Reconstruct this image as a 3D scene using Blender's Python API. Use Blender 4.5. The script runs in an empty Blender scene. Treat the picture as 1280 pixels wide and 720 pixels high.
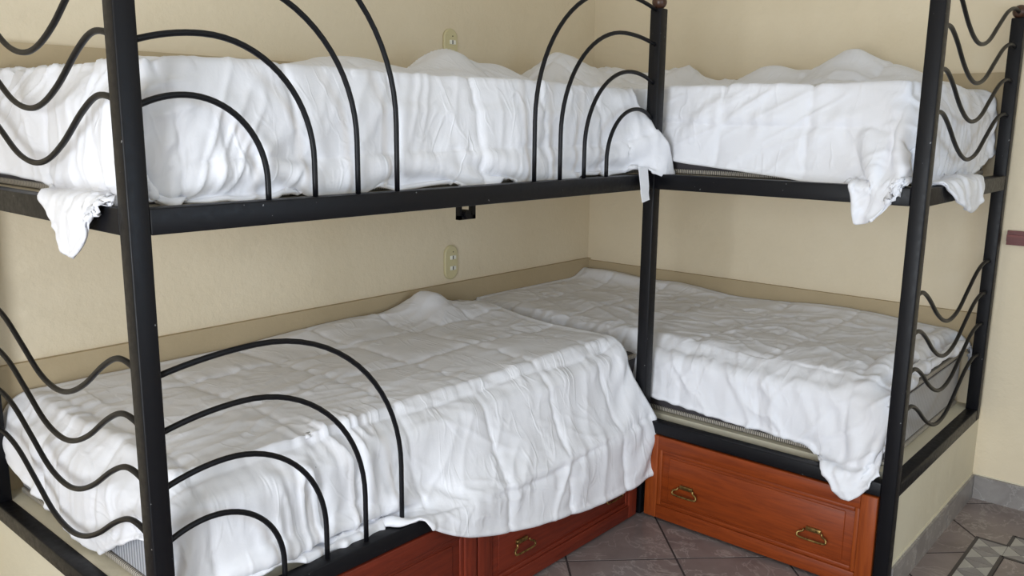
import bpy, bmesh, math, random
import numpy as np
from mathutils import Vector, Matrix

random.seed(7); rng = np.random.default_rng(11)
scene = bpy.context.scene
COL = scene.collection

# ------------------------------------------------------------------ camera
CAM = Vector((-3.7062, -2.6937, 1.4837)); YAW, PIT, ROL, FPX = 0.8525, -0.1919, 0.0113, 1063.05
fw = Vector((math.sin(YAW)*math.cos(PIT), math.cos(YAW)*math.cos(PIT), math.sin(PIT)))
r0 = Vector((math.cos(YAW), -math.sin(YAW), 0)); u0 = r0.cross(fw)
r1 = r0*math.cos(ROL)+u0*math.sin(ROL); u1 = u0*math.cos(ROL)-r0*math.sin(ROL)
cd = bpy.data.cameras.new('camera'); cam = bpy.data.objects.new('camera', cd); COL.objects.link(cam)
cd.sensor_width = 36; cd.lens = FPX*36/1280; cd.clip_start = .05
m = Matrix((r1, u1, -fw)).transposed().to_4x4(); m.translation = CAM; cam.matrix_world = m
scene.camera = cam

# ------------------------------------------------------------------ light
w = bpy.data.worlds.new('sky'); scene.world = w; w.use_nodes = True
w.node_tree.nodes['Background'].inputs[0].default_value = (.62, .78, 1, 1)
w.node_tree.nodes['Background'].inputs[1].default_value = 1.0
RX, RY, RZ = -5.3, -4.3, 2.75          # far corner of the room
WIN1 = (-3.1, -1.8, .10, 2.1)       # window in the left wall (y, z)
WIN2 = (-2.9, -1.5, .85, 2.2)          # window in the front wall (x, z)
def area(name, loc, rot, sx, sy, power, col):
    l = bpy.data.lights.new(name, 'AREA'); l.shape = 'RECTANGLE'; l.size = sx; l.size_y = sy; l.energy = power; l.color = col
    o = bpy.data.objects.new(name, l); COL.objects.link(o); o.location = loc; o.rotation_euler = rot; return o
area('window_daylight', (RX+.03, (WIN1[0]+WIN1[1])/2, (WIN1[2]+WIN1[3])/2), (math.pi/2, 0, -math.pi/2), WIN1[1]-WIN1[0], WIN1[3]-WIN1[2], 112, (.87, .935, 1))
area('window_daylight', ((WIN2[0]+WIN2[1])/2, RY+.03, (WIN2[2]+WIN2[3])/2), (math.pi/2, 0, 0), WIN2[1]-WIN2[0], WIN2[3]-WIN2[2], 24, (.62, .8, 1))
vs = scene.view_settings; vs.view_transform = 'Standard'; vs.look = 'None'; vs.gamma = 1; vs.exposure = -0.1; vs.use_curve_mapping = False

# ------------------------------------------------------------------ materials
def sr(r, g, b):
    f = lambda c: (c/255/12.92) if c/255 <= .04045 else ((c/255+.055)/1.055)**2.4
    return (f(r), f(g), f(b), 1)
MATS = {}
def mat(name, col, rough=.6, metal=0, spec=.5):
    mt = bpy.data.materials.new(name); mt.use_nodes = True; n = mt.node_tree; b = n.nodes['Principled BSDF']
    b.inputs['Base Color'].default_value = col; b.inputs['Roughness'].default_value = rough; b.inputs['Metallic'].default_value = metal
    b.inputs['Specular IOR Level'].default_value = spec
    MATS[name] = mt; return mt, n, b
def N(n, typ, **kw):
    o = n.nodes.new(typ)
    for k, v in kw.items():
        if k in o.inputs: o.inputs[k].default_value = v
        else: setattr(o, k, v)
    return o
def lk(n, a, ao, b, bi): n.links.new(a.outputs[ao], b.inputs[bi])
def coords(n, kind='Object', scale=(1, 1, 1), rot=(0, 0, 0)):
    t = N(n, 'ShaderNodeTexCoord'); mp = N(n, 'ShaderNodeMapping'); mp.inputs['Scale'].default_value = scale; mp.inputs['Rotation'].default_value = rot
    lk(n, t, kind, mp, 'Vector'); return mp
def noise(n, vec, scale, detail=4, rough=.5, dist=0):
    o = N(n, 'ShaderNodeTexNoise', Scale=scale, Detail=detail, Roughness=rough, Distortion=dist); lk(n, vec, 'Vector', o, 'Vector'); return o
def ramp(n, src, out, stops):
    o = N(n, 'ShaderNodeValToRGB'); lk(n, src, out, o, 'Fac'); e = o.color_ramp.elements
    while len(e) < len(stops): e.new(.5)
    for q, (p_, c) in zip(e, stops): q.position = p_; q.color = c
    return o
def bump(n, b, src, out, strength, dist, prev=None):
    o = N(n, 'ShaderNodeBump', Strength=strength, Distance=dist); lk(n, src, out, o, 'Height')
    if prev: lk(n, prev, 'Normal', o, 'Normal')
    lk(n, o, 'Normal', b, 'Normal'); return o

def wall_paint(name, c1, c2, bs):
    mt, n, b = mat(name, c1, .75, spec=.25)
    g = coords(n); a = noise(n, g, 1.3, 5, .6); rp = ramp(n, a, 'Fac', [(.3, c2), (.7, c1)]); lk(n, rp, 'Color', b, 'Base Color')
    f = noise(n, g, 38, 6, .6); h = noise(n, g, 9, 4, .55)
    k = bump(n, b, h, 'Fac', .25*bs, .02); bump(n, b, f, 'Fac', .3*bs, .008, k)
wall_paint('wall_cream', sr(230, 216, 190), sr(223, 208, 180), 1.0)
wall_paint('wall_band', sr(190, 172, 141), sr(178, 160, 129), .5)
wall_paint('plaster_white', sr(222, 214, 192), sr(214, 205, 182), .6)
wall_paint('ceiling_white', sr(235, 232, 222), sr(232, 228, 217), .4)
mat('black_paint', sr(15, 15, 19), .42, 0, .25)
mt, n, b = mat('black_paint_worn', sr(15, 15, 19), .42, 0, .25)
g = coords(n); a = noise(n, g, 60, 3, .6); rp = ramp(n, a, 'Fac', [(.3, (.38,)*3+(1,)), (.7, (.52,)*3+(1,))]); lk(n, rp, 'Color', b, 'Roughness')
sp = noise(n, g, 85, 1, .5); rq = ramp(n, sp, 'Fac', [(.785, sr(15, 15, 19)), (.80, sr(120, 120, 122))]); lk(n, rq, 'Color', b, 'Base Color')
def wood(name, rot, c1, c2):
    mt, n, b = mat(name, c1, .42, spec=.3)
    g = coords(n, 'Object', rot)
    a = noise(n, g, 9, 7, .65, .6); rp = ramp(n, a, 'Fac', [(.28, c2), (.55, c1), (.8, tuple(min(1, v*1.25) for v in c1[:3])+(1,))]); lk(n, rp, 'Color', b, 'Base Color')
    bump(n, b, a, 'Fac', .12, .003)
W1, W2 = sr(136, 59, 20), sr(110, 44, 16)
wood('wood_x', (.6, 9, 9), W1, W2); wood('wood_y', (9, .6, 9), W1, W2); wood('wood_z', (9, 9, .6), sr(146, 68, 25), sr(120, 50, 19))
wood('wood_shaded_x', (.6, 9, 9), sr(112, 43, 27), sr(88, 31, 21)); wood('wood_shaded_z', (9, 9, .6), sr(118, 46, 29), sr(92, 33, 22))  # same drawer wood, with the shade on the left bed's fronts put into the colour
mt, n, b = mat('trim_mahogany', sr(104, 42, 36), .4); g = coords(n, 'Object', (9, .8, 9)); a = noise(n, g, 8, 5); rp = ramp(n, a, 'Fac', [(.3, sr(84, 30, 26)), (.7, sr(116, 48, 42))]); lk(n, rp, 'Color', b, 'Base Color')
mat('finial_wood', sr(70, 46, 34), .35)
mt, n, b = mat('brass', sr(150, 122, 70), .36, .85); g = coords(n); a = noise(n, g, 70, 4); rp = ramp(n, a, 'Fac', [(.35, sr(98, 76, 42)), (.65, sr(168, 140, 84))]); lk(n, rp, 'Color', b, 'Base Color')
def tile_mat(name, c1, c2, vein):
    mt, n, b = mat(name, c1, .32, spec=.5)
    t = N(n, 'ShaderNodeNewGeometry'); mp = N(n, 'ShaderNodeMapping'); lk(n, t, 'Position', mp, 'Vector')
    inf = N(n, 'ShaderNodeObjectInfo'); mul = N(n, 'ShaderNodeMath', operation='MULTIPLY'); lk(n, inf, 'Random', mul, 0); mul.inputs[1].default_value = 37.0
    cb = N(n, 'ShaderNodeCombineXYZ'); lk(n, mul, 'Value', cb, 'X'); lk(n, mul, 'Value', cb, 'Z'); lk(n, cb, 'Vector', mp, 'Location')
    a = noise(n, mp, 7, 6, .6, .4); rp = ramp(n, a, 'Fac', [(.3, c2), (.7, c1)])
    ws = noise(n, mp, 5.5, 5, .62, 1.2)
    sb = N(n, 'ShaderNodeMath', operation='SUBTRACT'); lk(n, ws, 'Fac', sb, 0); sb.inputs[1].default_value = .5
    ab = N(n, 'ShaderNodeMath', operation='ABSOLUTE'); lk(n, sb, 'Value', ab, 0)
    vr = ramp(n, ab, 'Value', [(.0, (.75,)*3+(1,)), (.022, (0, 0, 0, 1))])
    md = noise(n, mp, 3, 2); mm = N(n, 'ShaderNodeMath', operation='MULTIPLY'); lk(n, vr, 'Color', mm, 0); lk(n, md, 'Fac', mm, 1)
    mx = N(n, 'ShaderNodeMix', data_type='RGBA'); lk(n, mm, 'Value', mx, 'Factor'); lk(n, rp, 'Color', mx, 'A'); mx.inputs['B'].default_value = vein
    lk(n, mx, 'Result', b, 'Base Color'); bump(n, b, a, 'Fac', .05, .002)
tile_mat('floor_tile', sr(138, 125, 122), sr(112, 100, 98), sr(190, 180, 174))
tile_mat('skirting_tile', sr(154, 149, 145), sr(122, 116, 115), sr(202, 198, 192))
tile_mat('inlay_grey', sr(134, 130, 130), sr(114, 109, 110), sr(160, 156, 152))
tile_mat('inlay_light', sr(170, 166, 160), sr(156, 152, 147), sr(196, 192, 186))
mat('grout', sr(58, 50, 50), .85); mat('inlay_line', sr(48, 42, 46), .4)
mat('outlet_plate', sr(208, 197, 156), .35); mat('outlet_white', sr(238, 236, 226), .35); mat('slot_dark', sr(30, 28, 26), .6)
mat('deck_grey', sr(176, 170, 152), .8); mat('deck_ply', sr(214, 202, 178), .8); mat('window_white', sr(230, 230, 226), .5)
mt, n, b = mat('glass', (1, 1, 1, 1), .02); b.inputs['Transmission Weight'].default_value = 1

def fabric(name, c1, c2):
    mt, n, b = mat(name, c1, .8, spec=.2); b.inputs['Sheen Weight'].default_value = .15
    uv = coords(n, 'UV')
    wd = noise(n, uv, 2.2, 2, .5)
    # wrinkles that run in several directions, fading in and out
    prev = None
    for rot, sc, amt, ds in ((.6, (13, 4.5, 1), .35, .010), (-.8, (11, 4, 1), .35, .010), (1.5, (20, 6, 1), .25, .006)):
        mp = coords(n, 'UV', sc, (0, 0, rot)); a = noise(n, mp, 1, 2, .45, .6)
        mk = noise(n, uv, 3.1+rot, 2); mr = ramp(n, mk, 'Fac', [(.42, (0, 0, 0, 1)), (.62, (1, 1, 1, 1))])
        mu = N(n, 'ShaderNodeMath', operation='MULTIPLY'); lk(n, a, 'Fac', mu, 0); lk(n, mr, 'Color', mu, 1)
        prev = bump(n, b, mu, 'Value', amt, ds, prev)
    for rot, sc, amt in ((.9, (7, 3.4, 1), .30), (-.6, (6, 2.8, 1), .30), (1.6, (9, 3.6, 1), .22)):
        mp = coords(n, 'UV', sc, (0, 0, rot)); a = noise(n, mp, 1, 2, .5, .9)
        sb = N(n, 'ShaderNodeMath', operation='SUBTRACT'); lk(n, a, 'Fac', sb, 0); sb.inputs[1].default_value = .5
        ab = N(n, 'ShaderNodeMath', operation='ABSOLUTE'); lk(n, sb, 'Value', ab, 0)
        cr = ramp(n, ab, 'Value', [(0, (1, 1, 1, 1)), (.05, (0, 0, 0, 1))]); cr.color_ramp.interpolation = 'EASE'
        mk = noise(n, uv, 5+rot, 2); mr = ramp(n, mk, 'Fac', [(.46, (0, 0, 0, 1)), (.62, (1, 1, 1, 1))])
        mu = N(n, 'ShaderNodeMath', operation='MULTIPLY'); lk(n, cr, 'Color', mu, 0); lk(n, mr, 'Color', mu, 1)
        prev = bump(n, b, mu, 'Value', amt, .005, prev)
    f = noise(n, uv, 160, 3); bump(n, b, f, 'Fac', .12, .002, prev)
    rp = ramp(n, wd, 'Fac', [(.3, c2), (.7, c1)]); lk(n, rp, 'Color', b, 'Base Color')
fabric('comforter_white', sr(236, 236, 241), sr(231, 231, 236))
mt, n, b = mat('mattress_dark', sr(70, 66, 70), .8); g = coords(n, 'Object'); a = noise(n, g, 140, 3); bump(n, b, a, 'Fac', .2, .003)
def ribs(name, axis, c1, c2, freq):
    mt, n, b = mat(name, c1, .7); g = coords(n, 'Object')
    a = N(n, 'ShaderNodeTexWave', Scale=freq, Distortion=.6); a.bands_direction = axis; a.inputs['Detail'].default_value = 1; lk(n, g, 'Vector', a, 'Vector')
    rp = ramp(n, a, 'Fac', [(.25, c2), (.6, c1)]); lk(n, rp, 'Color', b, 'Base Color'); bump(n, b, a, 'Fac', .5, .004)
ribs('mattress_ribbed', 'Y', sr(176, 178, 184), sr(138, 140, 148), 22)
ribs('mattress_ribbed_x', 'X', sr(186, 184, 184), sr(160, 158, 160), 22)
ribs('piping_x', 'X', sr(198, 190, 176), sr(92, 86, 84), 42); ribs('piping_y', 'Y', sr(198, 190, 176), sr(92, 86, 84), 42)
mat('piping_plain', sr(120, 122, 140), .7)

# ------------------------------------------------------------------ helpers
def link(name, me, material, parent=None):
    o = bpy.data.objects.new(name, me); COL.objects.link(o)
    if material and not me.materials: me.materials.append(MATS[material])
    if parent: o.parent = parent; o.matrix_parent_inverse = Matrix.Identity(4); o.location = -world_loc(parent) + o.location
    return o
def world_loc(o):
    v = Vector((0, 0, 0))
    while o: v += o.location; o = o.parent
    return v
def tag(o, label=None, cat=None, group=None, kind=None):
    if label: o['label'] = label
    if cat: o['category'] = cat
    if group: o['group'] = group
    if kind: o['kind'] = kind
    return o
def thing(name, label, cat, loc, group=None):
    o = bpy.data.objects.new(name, None); COL.objects.link(o); o.location = loc; o.empty_display_size = .1
    return tag(o, label, cat, group)
def box_me(name, lo, hi, bev=0, seg=2):
    bm = bmesh.new(); bmesh.ops.create_cube(bm, size=1)
    for v in bm.verts:
        for i in range(3): v.co[i] = lo[i] + (v.co[i]+.5)*(hi[i]-lo[i])
    if bev: bmesh.ops.bevel(bm, geom=bm.edges[:], offset=bev, segments=seg, affect='EDGES', profile=.5)
    me = bpy.data.meshes.new(name); bm.to_mesh(me); bm.free()
    if bev:
        for p_ in me.polygons: p_.use_smooth = len(p_.vertices) != 4 or p_.area < .3*max(q.area for q in me.polygons)
        try: me.set_sharp_from_angle(angle=math.radians(50))
        except Exception: pass
    return me
def box(name, lo, hi, material, parent=None, bev=0, seg=2): return link(name, box_me(name, lo, hi, bev, seg), material, parent)
def boxes(name, lst, material, parent=None):
    bm = bmesh.new()
    for lo, hi in lst:
        g = bmesh.ops.create_cube(bm, size=1)
        for v in g['verts']:
            for i in range(3): v.co[i] = lo[i] + (v.co[i]+.5)*(hi[i]-lo[i])
    me = bpy.data.meshes.new(name); bm.to_mesh(me); bm.free(); return link(name, me, material, parent)
def spline(pts, k=8):
    p_ = [np.array(q, float) for q in pts]; p_ = [2*p_[0]-p_[1]]+p_+[2*p_[-1]-p_[-2]]; out = []
    for i in range(1, len(p_)-2):
        for t in np.linspace(0, 1, k, endpoint=False):
            a, b_, c, d = p_[i-1:i+3]
            out.append(.5*((2*b_)+(-a+c)*t+(2*a-5*b_+4*c-d)*t*t+(-a+3*b_-3*c+d)*t**3))
    out.append(p_[-2]); return out
def tube_me(name, pts, rad, seg=10, closed=False):
    pts = [Vector(q) for q in pts]; n_ = len(pts); V, F = [], []; up = None
    for i, q in enumerate(pts):
        t = (pts[(i+1) % n_]-pts[i-1]) if closed else (pts[min(i+1, n_-1)]-pts[max(i-1, 0)])
        t.normalize()
        if up is None: up = Vector((0, 0, 1)) if abs(t.z) < .8 else Vector((1, 0, 0))
        s = t.cross(up).normalized(); up = s.cross(t).normalized()
        for k in range(seg):
            an = 2*math.pi*k/seg; V.append(q+(s*math.cos(an)+up*math.sin(an))*rad)
    for i in range(n_ if closed else n_-1):
        for k in range(seg):
            a, b_ = i*seg+k, i*seg+(k+1) % seg; c, d = ((i+1) % n_)*seg+(k+1) % seg, ((i+1) % n_)*seg+k; F.append((a, b_, c, d))
    if not closed: F += [tuple(range(seg))[::-1], tuple((n_-1)*seg+k for k in range(seg))]
    me = bpy.data.meshes.new(name); me.from_pydata([tuple(v) for v in V], [], F); me.update()
    for p_ in me.polygons: p_.use_smooth = True
    return me
def tube(name, pts, rad, material, parent=None, seg=10, closed=False): return link(name, tube_me(name, pts, rad, seg, closed), material, parent)
def prism_me(name, poly, z0, z1):
    n_ = len(poly); V = [(x, y, z0) for x, y in poly]+[(x, y, z1) for x, y in poly]
    F = [tuple(range(n_))[::-1], tuple(range(n_, 2*n_))]+[(i, (i+1) % n_, n_+(i+1) % n_, n_+i) for i in range(n_)]
    me = bpy.data.meshes.new(name); me.from_pydata(V, [], F); me.update(); return me

# ------------------------------------------------------------------ the room
T = .12
def S(o): o['kind'] = 'structure'; return o
S(box('wall_back', (RX-T, 0, -.1), (T, T, RZ), 'wall_cream')); S(box('wall_right', (0, RY-T, -.1), (T, 0, RZ), 'wall_cream'))
y0, y1, z0, z1 = WIN1
S(boxes('wall_left', [((RX-T, RY-T, -.1), (RX, y0, RZ)), ((RX-T, y1, -.1), (RX, 0, RZ)), ((RX-T, y0, -.1), (RX, y1, z0)), ((RX-T, y0, z1), (RX, y1, RZ))], 'wall_cream'))
x0, x1_, z0b, z1b = WIN2
S(boxes('wall_front', [((RX, RY-T, -.1), (x0, RY, RZ)), ((x1_, RY-T, -.1), (0, RY, RZ)), ((x0, RY-T, -.1), (x1_, RY, z0b)), ((x0, RY-T, z1b), (x1_, RY, RZ))], 'wall_cream'))
S(box('ceiling', (RX-T, RY-T, RZ), (T, T, RZ+.1), 'ceiling_white'))
wn = S(boxes('window_1', [((RX-.09, y0, z0), (RX-.04, y0+.05, z1)), ((RX-.09, y1-.05, z0), (RX-.04, y1, z1)), ((RX-.09, y0, z0), (RX-.04, y1, z0+.05)), ((RX-.09, y0, z1-.05), (RX-.04, y1, z1)), ((RX-.09, (y0+y1)/2-.025, z0), (RX-.04, (y0+y1)/2+.025, z1))], 'window_white'))
box('pane', (RX-.07, y0+.04, z0+.04), (RX-.064, y1-.04, z1-.04), 'glass', wn)
wn = S(boxes('window_2', [((x0, RY-.09, z0b), (x0+.05, RY-.04, z1b)), ((x1_-.05, RY-.09, z0b), (x1_, RY-.04, z1b)), ((x0, RY-.09, z0b), (x1_, RY-.04, z0b+.05)), ((x0, RY-.09, z1b-.05), (x1_, RY-.04, z1b)), (((x0+x1_)/2-.025, RY-.09, z0b), ((x0+x1_)/2+.025, RY-.04, z1b))], 'window_white'))
box('pane', (x0+.04, RY-.07, z0b+.04), (x1_-.04, RY-.064, z1b-.04), 'glass', wn)

# floor: tiles laid on the diagonal, with a patterned inlay
floor = S(box('floor', (RX-T, RY-T, -.1), (T, T, -.0014), 'grout'))
def clip(poly, ax, val, keep_gt):
    out = []
    for i in range(len(poly)):
        a, b_ = poly[i], poly[(i+1) % len(poly)]
        ia = (a[ax] >= val) == keep_gt or a[ax] == val; ib = (b_[ax] >= val) == keep_gt or b_[ax] == val
        if ia: out.append(a)
        if ia != ib:
            t = (val-a[ax])/(b_[ax]-a[ax]); out.append(tuple(a[k]+t*(b_[k]-a[k]) for k in range(2)))
    return out
IX0, IX1, IX2, IX3 = -1.775, -.475, -.375, -.275      # inlay steps
IY0, IY1, IY2 = -2.08, -2.18, -3.48
ZONES = [((RX, 0), (IY0, 0)), ((IX2, 0), (IY1, IY0)), ((IX3, 0), (IY2, IY1)), ((RX, 0), (RY, IY2)), ((RX, IX0), (IY2, IY0))]
D = .542; P0, Q0 = -2.605, .068        # x+y = P0 + i D ; x-y = Q0 + j D
gr = .008
full_tile = prism_me('tile', [((D/2-gr*.71), 0), (0, (D/2-gr*.71)), (-(D/2-gr*.71), 0), (0, -(D/2-gr*.71))], -.008, 0)
for i in range(-14, 6):
    for j in range(-12, 12):
        s_, d_ = P0+(i+.5)*D, Q0+(j+.5)*D; cx, cy = (s_+d_)/2, (s_-d_)/2
        hd = D/2-gr*.71
        poly = [(cx+hd, cy), (cx, cy+hd), (cx-hd, cy), (cx, cy-hd)]
        if all(x < RX or x > 0 or y < RY or y > 0 for x, y in poly) and not (RX < cx < 0 and RY < cy < 0): continue
        if cx < -1.6 and cy > -.7 and cx > -2.7: continue       # under the platform
        if cx > -.75 and cy > -1.6: continue
        parts = []
        for (xa, xb), (ya, yb) in ZONES:
            q = clip(clip(clip(clip(poly, 0, xa, True), 0, xb, False), 1, ya, True), 1, yb, False)
            if len(q) > 2:
                ar = abs(sum(q[k][0]*q[(k+1) % len(q)][1]-q[(k+1) % len(q)][0]*q[k][1] for k in range(len(q))))/2
                if ar > 2e-4: parts.append((q, ar))
        if not parts: continue
        if sum(a for _, a in parts) > 2*hd*hd*.999:
            o = link('tile', full_tile, 'floor_tile', floor); o.location = (cx, cy, 0)
        else:
            V, F = [], []
            for q, _ in parts:
                b0 = len(V); k = len(q); V += [(x-cx, y-cy, 0) for x, y in q]+[(x-cx, y-cy, -.008) for x, y in q]
                F.append(tuple(range(b0, b0+k))); F += [(b0+k+a, b0+k+(a+1) % k, b0+(a+1) % k, b0+a) for a in range(k)]
            me = bpy.data.meshes.new('tile'); me.from_pydata(V, [], F); me.update()
            o = link('tile', me, 'floor_tile', floor); o.location = (cx, cy, 0)
# inlay squares of four triangles each; light at two sides, grey between
def square(cx, cy, axis, h=.05, e=.0012):
    c = [(cx-h, cy+h), (cx+h, cy+h), (cx+h, cy-h), (cx-h, cy-h)]
    for k in range(4):
        a, b_ = c[k], c[(k+1) % 4]; m_ = ((a[0]+b_[0]+cx)/3, (a[1]+b_[1]+cy)/3)
        tri = [(m_[0]+(q[0]-m_[0])*.965, m_[1]+(q[1]-m_[1])*.965) for q in (a, b_, (cx, cy))]
        lightside = (k % 2 == 0) == (axis == 'x')
        o = link('inlay_tile', prism_me('inlay_tile', tri[::-1], -.008, 0), 'inlay_light' if lightside else 'inlay_grey', floor)
k = 0
while -.425-.1*k > IX0: square(-.425-.1*k, -2.13, 'x'); k += 1
for k in range(12):
    square(-.425, -2.23-.1*k, 'x' if k == 0 else 'y'); square(-.325, -2.23-.1*k, 'x' if k == 0 else 'y')
L_ = [((IX0, IY0-.006, -.008), (IX2+.006, IY0+.006, .0006)), ((IX2-.006, IY1, -.008), (IX2+.006, IY0, .0006)), ((IX2, IY1-.006, -.008), (IX3+.006, IY1+.006, .0006)), ((IX3-.006, IY2, -.008), (IX3+.006, IY1, .0006)),
      ((IX0, IY1-.006, -.008), (IX1+.006, IY1+.006, .0006)), ((IX1-.006, IY2, -.008), (IX1+.006, IY1, .0006))]
for a, b_ in L_: box('inlay_strip', a, b_, 'inlay_line', floor)
for i in range(4):
    for j in range(4):
        a = IX1-.01-.33*i; c = IY1-.01-.32*j
        box('tile', (max(a-.325, IX0), max(c-.315, IY2), -.008), (a, c, 0), 'floor_tile', floor)

# bed frame numbers (metres)
X1, XF, YF, Y3, SQ = -2.961, -1.0615, -1.0533, -1.9701, .0448
ZL0, ZL1, ZU0, ZU1, ZT = .342, .388, 1.2555, 1.309, 1.88

# masonry platform under the lower beds
pl = S(boxes('wall_platform', [((X1+.02, YF+.10, -.004), (XF+.10, 0, .386)), ((XF+.10, Y3+.006, -.004), (0, 0, .386)), ((X1+.012, YF+.05, -.004), (X1+.1, 0, .34)), ((XF+SQ-.004, Y3+.006, -.004), (XF+.10, Y3+.05, .342))], 'plaster_white'))
tr = S(boxes('trim_1', [((-.016, RY, 1.045), (0, Y3-.016, 1.10)), ((-.022, RY, 1.06), (-.016, Y3-.016, 1.085))], 'trim_mahogany'))
# tan plaster bands along both walls at mattress height
S(boxes('trim_2', [((X1+.06, -.018, .60), (0, 0, .772)), ((-.018, -1.95, .60), (0, -.018, .762))], 'wall_band'))
S(boxes('trim_3', [((X1-.1, -.018, 1.52), (0, 0, 1.69)), ((-.018, -1.96, 1.52), (0, -.018, 1.69))], 'wall_band'))
# tiled skirting
bb = S(box('baseboard_platform', (XF+SQ, Y3+.0035, 0), (0, Y3+.0075, .106), 'plaster_white'))
x = -.003; k = 0
while x > XF+SQ+.01:
    xa = max(x-.375, XF+SQ); box('tile', (xa+.001, Y3-.004, .0), (x-.001, Y3+.007, .0975), 'skirting_tile', bb); x -= .378
bb = S(box('baseboard_right', (-.002, RY, 0), (0, Y3-.004, .102), 'plaster_white'))
y = Y3-.005
while y > RY:
    box('tile', (-.013, max(y-.375, RY), 0), (-.001, y, .0975), 'skirting_tile', bb); y -= .377

# ------------------------------------------------------------------ bunk bed frame
bed = thing('bunk_bed_frame', 'black painted steel L-shaped bunk bed frame with arched side bars and wavy end bars', 'bed frame', (XF, YF, 0))
post_me = box_me('post', (0, 0, 0), (SQ, SQ, ZT), .004, 2)
short_me = box_me('post', (0, 0, ZL0), (SQ, SQ, ZT), .004, 2)
ball = bmesh.new(); bmesh.ops.create_uvsphere(ball, u_segments=20, v_segments=12, radius=.026)
for v in ball.verts: v.co.z *= .95
bme = bpy.data.meshes.new('finial'); ball.to_mesh(bme); ball.free()
for p_ in bme.polygons: p_.use_smooth = True
Y0P = -.075; X4 = -.0725
for px, py in ((X1, YF), (XF, YF), (XF, Y3), (X4, Y3), (X1, Y0P)):
    p_ = link('post', post_me if (px, py) not in ((X4, Y3), (X1, Y0P)) else short_me, 'black_paint_worn', bed); p_.location = Vector((px, py, 0))-bed.location
    f_ = link('finial', bme, 'finial_wood', p_); f_.location = (SQ/2, SQ/2, ZT+.022)
for za, zb in ((ZL0, ZL1), (ZU0, ZU1)):
    box('side_rail', (X1+SQ, YF+.001, za), (XF, YF+SQ-.001, zb), 'black_paint_worn', bed, .003)
    box('side_rail', (XF+.001, Y3+SQ, za), (XF+SQ-.001, YF, zb), 'black_paint_worn', bed, .003)
    box('end_rail', (XF+SQ, Y3+.001, za), (X4, Y3+SQ-.001, zb), 'black_paint_worn', bed, .003)
    box('end_rail', (X1+.001, YF+SQ, za), (X1+SQ-.001, Y0P, zb), 'black_paint_worn', bed, .003)
box('deck_panel', (X1+SQ, YF+SQ, ZU0+.03), (XF, -.03, ZU1-.004), 'deck_ply', bed)
box('deck_panel', (XF+SQ, Y3+SQ, ZU0+.03), (-.03, -.03, ZU1-.004), 'deck_ply', bed)
# support bracket that shows below the upper side rail
bk = boxes('bracket', [((-1.503, -.51, 1.132), (-1.49, -.49, 1.29)), ((-1.435, -.51, 1.132), (-1.418, -.49, 1.29)), ((-1.503, -.51, 1.132), (-1.418, -.49, 1.147)), ((-1.503, -.51, 1.19), (-1.418, -.49, 1.205))], 'black_paint', bed)
bm = bmesh.new(); bmesh.ops.create_cone(bm, segments=14, radius1=.016, radius2=.016, depth=.03, cap_ends=True); bmesh.ops.rotate(bm, verts=bm.verts, matrix=Matrix.Rotation(math.pi/2, 3, 'X')); bmesh.ops.translate(bm, verts=bm.verts, vec=(-1.468, -.505, 1.153)); me = bpy.data.meshes.new('bolt'); bm.to_mesh(me); bm.free(); link('bolt', me, 'black_paint', bk)
# arches
RB = .0068
def arch(xpost, xbase, zpost, zpk, zbase):
    s_ = 1 if xbase > xpost else -1; wd = abs(xbase-xpost); dp = .36*wd; rad = wd-dp; pts = []
    for t in np.linspace(-.0, 1, 9): d = dp*t; pts.append((xpost+s_*d, zpost+(zpk-zpost)*(1-(1-t)**2)))
    for an in np.linspace(0, math.pi/2, 18)[1:]: pts.append((xpost+s_*(dp+rad*math.sin(an)), zpk-rad*(1-math.cos(an))))
    if pts[-1][1] > zbase+.01: pts += [(xbase, (pts[-1][1]+zbase)/2), (xbase, zbase)]
    return [(x, YF+SQ/2, z) for x, z in pts]
for k in range(4):
    zp = 1.507+.1235*k; zk = zp+.025; 
    for dz, zb in ((0, ZU1-.005), (-.918, ZL1-.005)):
        tube('arch_bar', arch(X1+SQ-.004, -2.633+.126*k, zp+dz, zk+dz, zb), RB, 'black_paint', bed)
    tube('arch_bar', arch(XF+.004, -1.329-.1262*k, zp-.004+(.008 if k == 2 else 0), zk+.003, ZU1-.005), RB, 'black_paint', bed)
WV = [(0, 0), (.055, .019), (.12, .019), (.20, -.014), (.31, -.077), (.41, -.116), (.5, -.126), (.6, -.106), (.71, -.05), (.82, .004), (.92, .027), (1, .022)]
for k in range(4):
    for dz in (0, -.918):
        zp = 1.507+.1235*k+dz
        tube('wave_bar', spline([(XF+SQ-.004+(X4-XF-SQ+.008)*t, Y3+SQ/2, zp+h) for t, h in WV], 5), RB, 'black_paint', bed)
        tube('wave_bar', spline([(X1+SQ/2, YF+SQ-.004+(Y0P-YF-SQ+.008)*t, zp+h) for t, h in WV], 5), RB, 'black_paint', bed)

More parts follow.
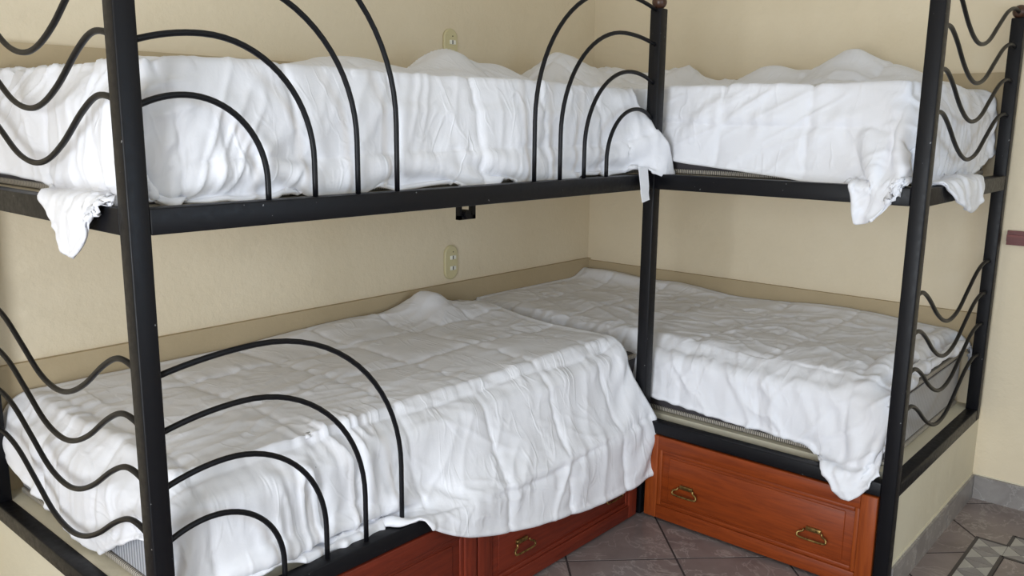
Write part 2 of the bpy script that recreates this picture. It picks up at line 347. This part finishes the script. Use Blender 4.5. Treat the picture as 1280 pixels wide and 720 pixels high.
# ------------------------------------------------------------------ mattresses
def mattress(label, lo, hi, ax):
    cx, cy = (lo[0]+hi[0])/2, (lo[1]+hi[1])/2
    t = thing('mattress', label, 'mattress', (cx, cy, lo[2]), 'mattresses on the bunks')
    box('body', lo, hi, 'mattress_dark', t, .025, 3)
    for z in (lo[2]+.010, hi[2]-.012):
        q = .006
        box('piping', (lo[0]+.02, lo[1]-q, z-.008), (hi[0]-.02, lo[1]+.01, z+.008), 'piping_x', t, .004)
        box('piping', (lo[0]-q, lo[1]+.02, z-.008), (lo[0]+.01, hi[1]-.02, z+.008), 'piping_y', t, .004)
    if ax == 'x': box('end_border', (lo[0]-.004, lo[1]+.03, lo[2]+.026), (lo[0]+.01, hi[1]-.03, hi[2]-.03), 'mattress_ribbed', t, .003)
    else: box('end_border', (lo[0]+.03, lo[1]-.004, lo[2]+.026), (hi[0]-.03, lo[1]+.01, hi[2]-.03), 'mattress_ribbed_x', t, .003)
    return t
MH = .225
mattress('mattress with ribbed grey end on the lower bunk beside the two drawers', (-2.875, -.955, .388), (-.965, -.025, .388+MH), 'x')
mattress('dark mattress on the lower bunk above the single orange drawer', (-.935, -1.88, .388), (-.025, -.025, .388+MH), 'y')
mattress('dark mattress on the upper bunk with the arched side bars', (-2.875, -.955, 1.306), (-.965, -.025, 1.306+MH), 'x')
mattress('dark mattress on the upper bunk along the right wall', (-.935, -1.88, 1.306), (-.025, -.025, 1.306+MH), 'y')

# ------------------------------------------------------------------ comforters: draped with a small cloth solver
def smooth_noise(n_, m_, cells, seed):
    r = np.random.default_rng(seed); ga = r.standard_normal((int(cells*n_/m_)+4 if n_ > m_ else cells+4, cells+4))
    xi = np.linspace(1, ga.shape[0]-2.001, n_); yi = np.linspace(1, ga.shape[1]-2.001, m_)
    def cub(g_, t):
        i = t.astype(int); f = t-i; f = f*f*(3-2*f); return g_[i]*(1-f)[:, None]+g_[i+1]*f[:, None]
    return cub(cub(ga, xi).T, yi).T
def vnoise(x, y, seed):
    t = np.random.default_rng(seed+900).uniform(-1, 1, (128, 128)); xi, yi = np.floor(x).astype(int), np.floor(y).astype(int); fx, fy = x-xi, y-yi
    fx, fy = fx*fx*(3-2*fx), fy*fy*(3-2*fy); g_ = lambda a, b: t[a % 128, b % 128]
    return (g_(xi, yi)*(1-fx)+g_(xi+1, yi)*fx)*(1-fy)+(g_(xi, yi+1)*(1-fx)+g_(xi+1, yi+1)*fx)*fy
def up2(P):
    def ax0(A):
        B = np.concatenate([2*A[:1]-A[1:2], A, 2*A[-1:]-A[-2:-1]]); mid = (-B[:-3]+9*B[1:-2]+9*B[2:-1]-B[3:])/16
        out = np.empty((2*len(A)-1,)+A.shape[1:], A.dtype); out[0::2] = A; out[1::2] = mid; return out
    return np.swapaxes(ax0(np.swapaxes(ax0(P), 0, 1)), 0, 1)
def grid_normals(P):
    n_ = np.cross(np.gradient(P, axis=0), np.gradient(P, axis=1)); return n_/(np.linalg.norm(n_, axis=2, keepdims=True)+1e-9)

def comforter(label, bed2, a0, aedge, bedge, Du, Dv, ztop, zmat, solids, bumps=(), keep=None, shape=None, k=2.0, r=.055, flare=None, seed=1, steps=80, res=.0135, seam=.31, puff=.010, b0=.03, slack=1.018, seam_off=(0, 0), folds=(), hmax=.1, fstart=None, calm=1.0):
    A1 = max(aedge+max(d for _, d in Du), 0); B1 = bedge+max(d for _, d in Dv)
    amin = min(q for _, q in a0)
    n_ = int((A1-amin)/res)|1; m_ = int((B1-b0)/res)|1
    u = np.linspace(0, 1, n_)[:, None]; v = np.linspace(0, 1, m_)[None, :]
    an, bn = amin+(A1-amin)*u, b0+(B1-b0)*v
    I = lambda t, kn: np.interp(t, [q for q, _ in kn], [d for _, d in kn])
    A, B = np.broadcast_to(an, (n_, m_)), np.broadcast_to(bn, (n_, m_))
    u1, v1 = (aedge-amin)/(A1-amin), (bedge-b0)/(B1-b0)
    for _ in range(25):
        av = I(B, a0); An = np.where(u < u1, av+(aedge-av)*u/u1, aedge+I(B, Du)*(u-u1)/(1-u1))
        Bn = np.where(v < v1, b0+(bedge-b0)*v/v1, bedge+I(A, Dv)*(v-v1)/(1-v1)); A, B = .5*A+.5*An, .5*B+.5*Bn
    du, dv = np.maximum(A-aedge, 0), np.maximum(B-bedge, 0)
    rho = (du**k+dv**k)**(1/k); th = np.arctan2(dv, du+1e-9)
    ph = np.minimum(rho/r, math.pi/2); ex = np.maximum(rho-r*math.pi/2, 0)
    fl = (flare(A, B) if flare else .02)*np.ones_like(A); fs = (fstart(A, B) if fstart else 0)*np.ones_like(A)
    e0 = np.minimum(ex, fs); e1 = np.minimum(ex-e0, hmax/np.maximum(fl, .01))
    hor = r*np.sin(ph)+e1*fl; drop = r*(1-np.cos(ph))+e0+e1*np.sqrt(1-np.minimum(np.square(fl), .9))+(ex-e0-e1)
    bz = np.zeros_like(A)
    def bumpz(a, b):
        z = np.zeros_like(a)
        for (ca, cb, sa, sb, h) in bumps: z += h*np.exp(-((a-ca)/sa)**2-((b-cb)/sb)**2)
        return z
    P = np.stack([np.minimum(A, aedge)+hor*np.cos(th)*(rho > 0), np.minimum(B, bedge)+hor*np.sin(th)*(rho > 0), ztop-drop], 2)
    P[..., 2] += bumpz(P[..., 0], P[..., 1])*(rho <= 0)
    if shape: P = shape(P, A, B)
    nn = grid_normals(P)
    sg = np.sign(nn[n_//3, m_//3, 2])
    nz = smooth_noise(n_, m_, 16, seed)*.010+smooth_noise(n_, m_, 38, seed+1)*.005
    nz *= calm*np.minimum(1, u*n_/14)*np.minimum(1, v*m_/14)
    P = (P+nn*sg*np.abs(nz)[..., None]).astype(np.float32)
    rest_P = np.stack([A, B], 2).astype(np.float32)
    # constraints on the flat pattern
    bat = []
    def add(di, dj, stiff, gap, mul):
        i_, j_ = np.meshgrid(np.arange(n_), np.arange(m_), indexing='ij'); ok = (i_+di < n_) & (j_+dj < m_) & (j_+dj >= 0)
        key = (i_ % (2*gap)) < gap if di else (j_ % (2*gap)) < gap
        for c in (True, False):
            s_ = ok & (key == c); p_ = (i_[s_]*m_+j_[s_]); q_ = ((i_[s_]+di)*m_+j_[s_]+dj)
            d = np.linalg.norm(rest_P.reshape(-1, 2)[p_]-rest_P.reshape(-1, 2)[q_], axis=1)*mul
            bat.append((p_, q_, d.astype(np.float32), np.float32(stiff)))
    add(1, 0, .5, 1, slack); add(0, 1, .5, 1, slack); add(1, 1, .25, 1, slack); add(1, -1, .25, 1, slack); add(2, 0, .06, 2, slack); add(0, 2, .06, 2, slack); add(4, 0, .02, 4, slack); add(0, 4, .02, 4, slack)
    X = P.reshape(-1, 3).copy(); V = np.zeros_like(X)
    pin = np.zeros((n_, m_), bool); pin[0, :] = True; pin[:, 0] = True; pin = pin.ravel(); X0 = X.copy()
    def collide(X, Xp):
        hit = np.zeros(len(X), bool)
        for lo, hi, rr in solids:
            c = (np.array(lo)+np.array(hi))/2; h = (np.array(hi)-np.array(lo))/2
            d = X-c.astype(np.float32); q = np.abs(d)-(h-rr).astype(np.float32)
            near = np.all(q < rr+.001, axis=1)
            if not near.any(): continue
            qq = q[near]; dd = d[near]; sgn = np.sign(dd); o = np.maximum(qq, 0); ol = np.linalg.norm(o, axis=1); mx = qq.max(1)
            dist = ol+np.minimum(mx, 0)-rr
            g_ = np.where((ol > 1e-6)[:, None], o/(ol[:, None]+1e-9), (qq == mx[:, None]).astype(np.float32))*sgn
            ins = dist < 0; idx = np.where(near)[0][ins]
            X[idx] -= (dist[ins, None]*g_[ins]).astype(np.float32); hit[idx] = True
        top = (X[:, 0] < aedge+.01) & (X[:, 1] < bedge+.01)
        fz = ztop-.012+bumpz(X[:, 0], X[:, 1]); low = top & (X[:, 2] < fz); X[low, 2] = fz[low]; hit |= low
        if keep: keep(X)
        if hit.any():  # friction
            X[hit, :2] = Xp[hit, :2]+(X[hit, :2]-Xp[hit, :2])*.2
        X[pin] = X0[pin]
    dt2g = np.float32(.00025)
    for st in range(steps):
        Xp = X.copy(); V *= .90; X += V; X[:, 2] -= dt2g
        for it in range(6):
            for p_, q_, d, s_ in bat:
                e = X[q_]-X[p_]; l = np.sqrt((e*e).sum(1))+1e-9; co = (e*((l-d)/l*s_)[:, None])
                X[p_] += co; X[q_] -= co
            if it % 2: collide(X, Xp)
        V = X-Xp
        sp_ = np.linalg.norm(V, axis=1, keepdims=True); V *= np.minimum(1, .006/(sp_+1e-9))
    P = X.reshape(n_, m_, 3)
    cm = ss(u, u1-.06, u1)*ss(v, v1-.06, v1); cm = np.clip(cm*1.0+.10+.25*(1-calm), 0, .9)[..., None]
    for _ in range(10):
        Q = P.copy(); Q[1:-1, 1:-1] = (P[2:, 1:-1]+P[:-2, 1:-1]+P[1:-1, 2:]+P[1:-1, :-2])/4; P = P*(1-cm)+Q*cm
        P[-1, 1:-1] = .5*P[-1, 1:-1]+.25*(P[-1, 2:]+P[-1, :-2]); P[1:-1, -1] = .5*P[1:-1, -1]+.25*(P[2:, -1]+P[:-2, -1])
        Q = P.reshape(-1, 3).copy(); collide(Q, Q); P = Q.reshape(n_, m_, 3) if _ > 7 else P
    # fine surface: quilting puff, seam puckers
    F2 = up2(P.astype(np.float64)); UVf = up2(rest_P.astype(np.float64)); 
    wa, wb = vnoise(UVf[..., 0]*3, UVf[..., 1]*3, seed)*.016, vnoise(UVf[..., 0]*3, UVf[..., 1]*3, seed+9)*.016
    sa = (UVf[..., 0]-amin+seam_off[0]+wa) / seam; sb = (UVf[..., 1]+seam_off[1]+wb) / seam
    da = np.abs(sa-np.round(sa))*seam; db = np.abs(sb-np.round(sb))*seam
    h = (1-np.exp(-da/.013))*(1-np.exp(-db/.013))*puff
    N2, M2 = h.shape
    pk = lambda c, s: smooth_noise(N2, M2, c, s)
    A_, B_ = UVf[..., 0], UVf[..., 1]
    h += .006*np.exp(-da/.045)*vnoise(B_*34, A_*7, seed+5)+.006*np.exp(-db/.045)*vnoise(A_*34, B_*7, seed+7)
    h += .007*vnoise(A_*4.5, B_*4.5, seed+11)+.003*vnoise(A_*11, B_*11, seed+12)
    for i_, (ang, wl, ln, amp, mask) in enumerate(folds):
        ca, sn = math.cos(math.radians(ang)), math.sin(math.radians(ang)); wob = .5*vnoise(A_*5, B_*5, seed+40+i_)
        f1 = vnoise((A_*ca+B_*sn)/ln, (-A_*sn+B_*ca)/wl+wob, seed+20+i_)
        h += amp*((1-np.abs(f1)*1.6)**2-.35)*mask(A_, B_)*np.clip(.55+1.1*vnoise(A_*3.3, B_*3.3, seed+60+i_), 0, 1.2)
    din = np.minimum(np.arange(N2)[:, None], np.arange(M2)[None, :])*res/2; h *= np.minimum(1, .25+din/.06)
    edge = np.minimum(np.arange(N2)[::-1][:, None], np.arange(M2)[::-1][None, :])*res/2
    h += .005*np.exp(-((edge-.012)/.010)**2)
    ga, gb = np.linalg.norm(np.gradient(F2, axis=0), axis=2), np.linalg.norm(np.gradient(F2, axis=1), axis=2); h *= np.clip(np.minimum(ga, gb)/(res/2*.7), 0, 1)
    nn = grid_normals(F2); nn *= np.sign(nn[N2//3, M2//3, 2]); F2 = F2+nn*h[..., None]
    F2[..., :2] = np.maximum(F2[..., :2], .02)
    out = np.empty_like(F2)
    if bed2: out[..., 0] = -F2[..., 1]; out[..., 1] = -F2[..., 0]
    else: out[..., 0] = -F2[..., 0]; out[..., 1] = -F2[..., 1]
    out[..., 2] = F2[..., 2]
    org = np.array([out[..., 0].mean(), out[..., 1].mean(), zmat]); out = out-org
    idx = np.arange(N2*M2).reshape(N2, M2); q = np.stack([idx[:-1, :-1], idx[1:, :-1], idx[1:, 1:], idx[:-1, 1:]], 2).reshape(-1, 4)
    if bed2: q = q[:, ::-1]
    me = bpy.data.meshes.new('comforter'); me.vertices.add(N2*M2); me.vertices.foreach_set('co', out.reshape(-1).astype(np.float32))
    me.loops.add(q.size); me.loops.foreach_set('vertex_index', q.reshape(-1).astype(np.int32)); me.polygons.add(len(q)); me.polygons.foreach_set('loop_start', (np.arange(len(q))*4).astype(np.int32)); me.polygons.foreach_set('loop_total', np.full(len(q), 4, np.int32))
    me.update(calc_edges=True); me.validate()
    uvl = me.uv_layers.new(name='UVMap'); uvl.data.foreach_set('uv', UVf.reshape(-1, 2)[q.reshape(-1)].reshape(-1).astype(np.float32)+seed*1.7)
    me.polygons.foreach_set('use_smooth', np.ones(len(q), bool))
    o = link('comforter', me, 'comforter_white'); o.location = Vector(org)
    md = o.modifiers.new('thickness', 'SOLIDIFY'); md.thickness = .009; md.offset = -1
    return tag(o, label, 'comforter', 'white quilted comforters on the bunks')

ss = lambda x, a, b: np.clip((x-a)/(b-a), 0, 1)**2*(3-2*np.clip((x-a)/(b-a), 0, 1))
def b1(lo, hi): return lo, hi
TH = .02   # comforter stands this far off the mattress
def mat1(zb): return ((.93, .0, zb), (2.875+TH, .955+TH, zb+MH+TH), .05)
def mat2(zb): return ((.0, .0, zb), (1.88+TH, .935+TH, zb+MH+TH), .05)
win = lambda x, a, b, c, d: ss(x, a, b)*(1-ss(x, c, d))
one = lambda A, B: 1.0
def clear_post(X, pa, pb):      # cloth stays on the inner side of a corner post
    e = (X[:, 0] > pa) & (X[:, 1] > pb)
    da, db = X[e, 0]-pa, X[e, 1]-pb; X[e, 0] = np.where(da < db, pa, X[e, 0]); X[e, 1] = np.where(da < db, X[e, 1], pb)
# lower bunk, left: front tucked behind the rail near the post, hanging outside over the drawers beyond
def keepL1(X):
    a, b_, z = X[:, 0], X[:, 1], X[:, 2]
    inn = (a > 2.29) & (b_ > 1.002); b_[inn] = 1.002
    lo = (a > 2.29) & (b_ < 1.0) & (z < .40); z[lo] = .40
    e = a > 2.922; a[e] = 2.922
    b_[b_ > 1.10] = 1.10
def flareL1(A, B): return .09+.38*(1-ss(A, 2.16, 2.32))*(B > .5)
comforter('white comforter on the lower bunk with the two drawers, hanging over the drawer fronts', False,
    [(0, 1.02), (.3, 1.04), (.6, 1.08), (.95, 1.085), (1.1, 1.08), (1.45, .985)], 2.82, .895,
    [(0, .20), (.3, .25), (.6, .31), (.72, .24), (.85, .17), (.95, .13), (1.4, .10)],
    [(1.0, .59), (1.4, .55), (1.7, .50), (2.0, .445), (2.20, .395), (2.28, .40), (2.7, .405), (2.88, .39), (3.0, .3)], .69, .388+MH,
    [mat1(.388), ((1.0, 1.0, .0), (2.95, YF*-1+.027, .392), .012), ((XF*-1-.06, 1.0, 0), (XF*-1+.01, 1.064, 1.3), .01)],
    bumps=[(1.30, .12, .10, .12, .085), (1.10, .22, .10, .14, .03), (1.7, .08, .3, .08, .03), (2.3, .5, .4, .25, .012)], keep=keepL1, k=4, flare=flareL1, hmax=.105, r=.09, seed=3, slack=1.004, calm=.45, seam_off=(.06, .0),
    folds=[(90, .036, .22, .018, lambda A, B: ss(B, .74, .95)*ss(A, 2.2, 2.35)), (80, .10, .4, .005, lambda A, B: ss(B, .9, 1.0)*(1-ss(A, 2.2, 2.3))), (55, .07, .25, .004, lambda A, B: ss(B, .9, 1.0)), (20, .06, .25, .004, lambda A, B: 1-ss(B, .8, .95)), (-25, .05, .2, .003, one), (5, .04, .2, .010, lambda A, B: ss(A, 2.7, 2.85))])
# lower bunk, right
def keepL2(X):
    a, b_, z = X[:, 0], X[:, 1], X[:, 2]
    inn = (b_ > .992) & (a < 1.70) & (a > 1.0); b_[inn] = .992
    e = (a > 1.915) & (b_ < 1.0); a[e] = 1.915
    clear_post(X, 1.915, 1.005)
def flareL2(A, B): return .03+.62*win(A, 1.62, 1.72, 1.94, 2.0)*(B > .8)
def shapeL2(P, A, B):
    f = 1-ss(A, .90, 1.0); f = f[..., None]; flat = np.stack([A, B, np.full_like(A, .672)], 2); flat[..., 2] = np.where(B < .9, P[..., 2], .672)
    return P*(1-f)+flat*f
comforter('white comforter on the lower bunk above the single orange drawer', True,
    [(0, .02), (2, .02)], 1.825, .885,
    [(0, .20), (.4, .215), (.6, .19), (.85, .20), (1.0, .17), (1.2, .13)],
    [(0, .245), (.9, .245), (.98, .24), (1.1, .25), (1.5, .27), (1.66, .28), (1.72, .35), (1.80, .395), (1.85, .425), (1.90, .40), (1.95, .34), (2.05, .2)], .685, .388+MH,
    [mat2(.388), mat1(.388), ((1.65, 1.0, .30), (1.96, XF*-1+.012, .397), .01)],
    bumps=[(.15, .06, .25, .06, .05), (.6, .05, .2, .05, .03), (1.4, .05, .3, .06, .03)], keep=keepL2, flare=flareL2, shape=shapeL2, hmax=.115, r=.085, seed=21, seam_off=(.1, .05), k=3,
    folds=[(-50, .06, .22, .011, lambda A, B: ss(B, .7, .95)), (60, .05, .2, .009, lambda A, B: ss(B, .75, .95)), (25, .07, .3, .007, lambda A, B: 1-ss(B, .8, .95)), (-30, .05, .2, .006, one)])
# upper bunk, left
def keepU1(X):
    a, b_, z = X[:, 0], X[:, 1], X[:, 2]
    inn = (b_ > .998) & (a > 1.16); b_[inn] = .998
    lo = (a > 1.16) & (a < 2.93) & (z < 1.308); z[lo] = 1.308
    e = (a > 2.925) & (z > 1.35); a[e] = 2.925
    clear_post(X, 2.908, 1.0); a[a > 3.005] = 3.005
def fsU1(A, B): return .20*(A > 2.84)*(B < 1.02)
def flareU1(A, B): return .02+.80*win(B, .50, .62, .96, 1.01)*(A > 2.84)+.55*(1-ss(A, 1.08, 1.2))*(B > .8)
comforter('white comforter on the upper bunk behind the arched side bars', False,
    [(0, .985), (.9, 1.0), (.97, 1.09), (1.03, 1.085), (1.12, 1.05), (1.3, .975)], 2.84, .93,
    [(0, .26), (.5, .27), (.6, .34), (.75, .42), (.84, .50), (.93, .43), (1.0, .32), (1.1, .24), (1.3, .16)],
    [(.9, .385), (1.1, .365), (1.18, .345), (2.6, .346), (2.86, .352), (2.95, .31), (3.1, .2), (3.3, .15)], 1.615, 1.306+MH,
    [mat1(1.306), ((1.0, 1.012, 1.2), (2.95, YF*-1+.004, 1.318), .008), ((2.90, .05, 1.2), (2.968, 1.06, 1.316), .008), ((XF*-1-.06, 1.0, 0), (XF*-1+.01, 1.060, 1.9), .008)],
    bumps=[(1.37, .30, .15, .16, .135), (1.85, .3, .3, .2, .085), (1.1, .3, .15, .15, .10)], keep=keepU1, flare=flareU1, fstart=fsU1, hmax=.098, seed=35, k=3, slack=1.004, calm=.45, seam_off=(.0, .1),
    folds=[(88, .09, .4, .003, lambda A, B: ss(B, .85, .98)), (62, .05, .25, .006, lambda A, B: ss(B, .85, .98)), (-40, .06, .25, .010, lambda A, B: 1-ss(B, .7, .85)), (0, .05, .25, .010, lambda A, B: ss(A, 2.75, 2.85)), (25, .06, .25, .010, lambda A, B: ss(A, 2.75, 2.85))])
# upper bunk, right
def keepU2(X):
    a, b_, z = X[:, 0], X[:, 1], X[:, 2]
    inn = (b_ > 1.003) & (a < 1.74); b_[inn] = 1.003
    e = (a > 1.918) & (z > 1.35); a[e] = 1.918
    clear_post(X, 1.915, 1.008); a[a > 2.03] = 2.03; b_[b_ > 1.11] = 1.11
def flareU2(A, B): return .03+.60*win(A, 1.66, 1.76, 1.9, 1.98)*(B > .8)+.80*win(B, .36, .46, .92, .98)*(A > 1.845)*(B < .91+.08)
def fsU2(A, B): return .20*(A > 1.845)*(B < .99)+.08*(B > .91)*(A <= 1.845)
comforter('white comforter on the upper bunk along the right wall', True,
    [(0, .02), (2, .02)], 1.845, .91,
    [(0, .26), (.3, .29), (.40, .34), (.56, .47), (.66, .48), (.85, .43), (.93, .36), (1.0, .18), (1.3, .08)],
    [(0, .24), (1.0, .24), (1.1, .255), (1.5, .29), (1.70, .32), (1.78, .39), (1.86, .45), (1.91, .36), (1.97, .2), (2.2, .1)], 1.625, 1.306+MH,
    [mat2(1.306), ((1.05, 1.02, 1.2), (1.96, XF*-1+.004, 1.318), .008), ((1.92, .1, 1.2), (-Y3+.008, 1.06, 1.318), .008)],
    bumps=[(.66, .2, .14, .14, .11), (1.08, .2, .16, .12, .115), (1.43, .22, .17, .15, .15), (1.66, .25, .12, .16, .05), (.30, .68, .16, .18, .15), (.30, .3, .25, .25, .12)], keep=keepU2, flare=flareU2, fstart=fsU2, hmax=.112, seed=52, seam_off=(.02, .2), k=3,
    folds=[(-38, .055, .30, .016, lambda A, B: ss(B, .86, .96)), (-25, .04, .25, .008, lambda A, B: ss(B, .86, .96)), (10, .06, .3, .012, lambda A, B: ss(A, 1.78, 1.86)), (-30, .05, .25, .009, lambda A, B: ss(A, 1.78, 1.86)), (35, .07, .3, .012, lambda A, B: 1-ss(B, .6, .8))])
# cloth tag hanging from the corner of the upper comforter
tp = [(-1.150, -1.060, 1.335), (-1.150, -1.070, 1.27), (-1.147, -1.069, 1.245), (-1.142, -1.072, 1.218)]
V = []; F = []
for i, q in enumerate(tp):
    hw = .028-.002*i
    for s_ in (-1, 1):
        for d_ in (0, .003): V.append((q[0]+s_*hw, q[1]-d_, q[2]+(.004*s_ if i == 3 else 0)))
for i in range(3):
    b0 = i*4; F += [(b0, b0+4, b0+6, b0+2), (b0+1, b0+3, b0+7, b0+5), (b0, b0+1, b0+5, b0+4), (b0+2, b0+6, b0+7, b0+3)]
F += [(0, 2, 3, 1), (12, 13, 15, 14)]
me = bpy.data.meshes.new('fabric_tag'); me.from_pydata(V, [], F); me.update()
upc = [o for o in COL.objects if o.name.startswith('comforter') and 'arched' in o.get('label', '')][0]
tg = link('fabric_tag', me, 'comforter_white', upc); tag(tg, 'small white fabric tag at the corner')

# ------------------------------------------------------------------ drawers
def drawer(label, c0, c1, front, axis, dark, hz, hpos):
    """front panel lies in a vertical plane; c0..c1 along axis, 'front' = outward coordinate (negative side)"""
    mh, mv = ('wood_shaded_x', 'wood_shaded_z') if dark else ('wood_y', 'wood_z')  # dark picks the wood copy that has shade painted in
    za, zb = .012, .338
    def W(c, o_, z): return (c, o_, z) if axis == 'x' else (o_, c, z)
    def bx(name, ca, cb, oa, ob, z0_, z1_, m_, par, bev=.0025):
        lo, hi = W(ca, oa, z0_), W(cb, ob, z1_); l2 = tuple(min(a, b_) for a, b_ in zip(lo, hi)); h2 = tuple(max(a, b_) for a, b_ in zip(lo, hi))
        return box(name, l2, h2, m_, par, bev)
    t = thing('drawer', label, 'drawer', W((c0+c1)/2, front+.01, za), 'wooden drawers under the bunks')
    sw = .052
    bx('panel', c0+sw-.005, c1-sw+.005, front+.010, front+.026, za+sw-.005, zb-sw+.005, mh, t, .001)
    bx('stile', c0, c0+sw, front, front+.028, za, zb, mv, t); bx('stile', c1-sw, c1, front, front+.028, za, zb, mv, t)
    bx('rail', c0+sw, c1-sw, front+.0005, front+.028, za, za+sw, mh, t); bx('rail', c0+sw, c1-sw, front+.0005, front+.028, zb-sw, zb, mh, t)
    e = .016
    for ca, cb, z0_, z1_, m_ in ((c0+sw, c0+sw+e, za+sw, zb-sw, mv), (c1-sw-e, c1-sw, za+sw, zb-sw, mv), (c0+sw+e, c1-sw-e, za+sw, za+sw+e, mh), (c0+sw+e, c1-sw-e, zb-sw-e, zb-sw, mh)):
        bx('moulding', ca, cb, front+.005, front+.012, z0_, z1_, m_, t, .003)
    g = .045
    bx('raised_field', c0+sw+g, c1-sw-g, front+.006, front+.011, za+sw+g*.55, zb-sw-g*.55, mh, t, .003)
    bx('box', c0+.03, c1-.03, front+.028, front+.06, za+.02, zb-.03, mh, t, 0)
    for hc in hpos:
        h = bx('handle', hc-.026, hc+.026, front-.004, front+.007, hz+.008, hz+.022, 'brass', t, .002)
        pts = [(-.030, .008, .014), (-.033, .011, .006), (-.045, .014, .001), (-.049, .017, -.007), (-.042, .019, -.014), (0, .020, -.015), (.042, .019, -.014), (.049, .017, -.007), (.045, .014, .001), (.033, .011, .006), (.030, .008, .014)]
        tube('bail', spline([W(hc+a, front-o_+.002, hz+z) for a, o_, z in pts], 4), .0036, 'brass', h, 8)
drawer('reddish wooden drawer half hidden under the overhanging comforter, nearest the left post', X1+SQ+.012, -1.979, YF-.002, 'x', True, .148, (-2.70, -2.20))
drawer('reddish wooden drawer with shade painted into its colour and two brass handles touching the corner post', -1.972, -1.092, YF-.002, 'x', True, .148, (-1.768, -1.263))
drawer('orange wooden drawer with two brass handles under the right lower bunk', Y3+SQ+.004, -1.072, XF-.004, 'y', False, .15, (-1.249, -1.728))

# ------------------------------------------------------------------ wall outlets
def outlet(label, x, z, slots):
    t = thing('wall_outlet', label, 'outlet', (x, -.002, z-.075), 'oval wall outlets')
    n_ = 24; hw, hh = .041, .078; poly = []
    for i in range(n_):
        a = 2*math.pi*i/n_; poly.append((x+hw*math.copysign(abs(math.cos(a))**1, math.cos(a)), z+math.copysign(hh-hw, math.sin(a))*(1 if abs(math.sin(a)) > 1e-6 else 0)+hw*math.sin(a)))
    V = [(p_[0], -.001, p_[1]) for p_ in poly]+[(p_[0], -.008, p_[1]) for p_ in poly]+[(x+(p_[0]-x)*.9, -.012, z+(p_[1]-z)*.94) for p_ in poly]
    F = [tuple(range(2*n_, 3*n_))]
    for r_ in (0, 1): F += [(r_*n_+i, r_*n_+(i+1) % n_, (r_+1)*n_+(i+1) % n_, (r_+1)*n_+i) for i in range(n_)]
    me = bpy.data.meshes.new('plate'); me.from_pydata(V, [], F); me.update(); bm = bmesh.new(); bm.from_mesh(me); bmesh.ops.recalc_face_normals(bm, faces=bm.faces); bm.to_mesh(me); bm.free()
    link('plate', me, 'outlet_plate', t)
    for dz in slots:
        s_ = box('socket', (x-.010, -.0155, z+dz-.009), (x+.026, -.011, z+dz+.009), 'outlet_white', t, .002)
        box('slot', (x+.003, -.0162, z+dz-.008), (x+.008, -.015, z+dz+.008), 'slot_dark', s_)
    box('indicator', (x+.006, -.014, z+.045), (x+.010, -.0115, z+.049), 'slot_dark', t)
outlet('cream oval wall outlet with two sockets above the lower bunk', -1.05, .866, (.022, -.026))
outlet('cream oval wall outlet peeking above the upper comforter', -1.05, 1.797, (.022, -.026))
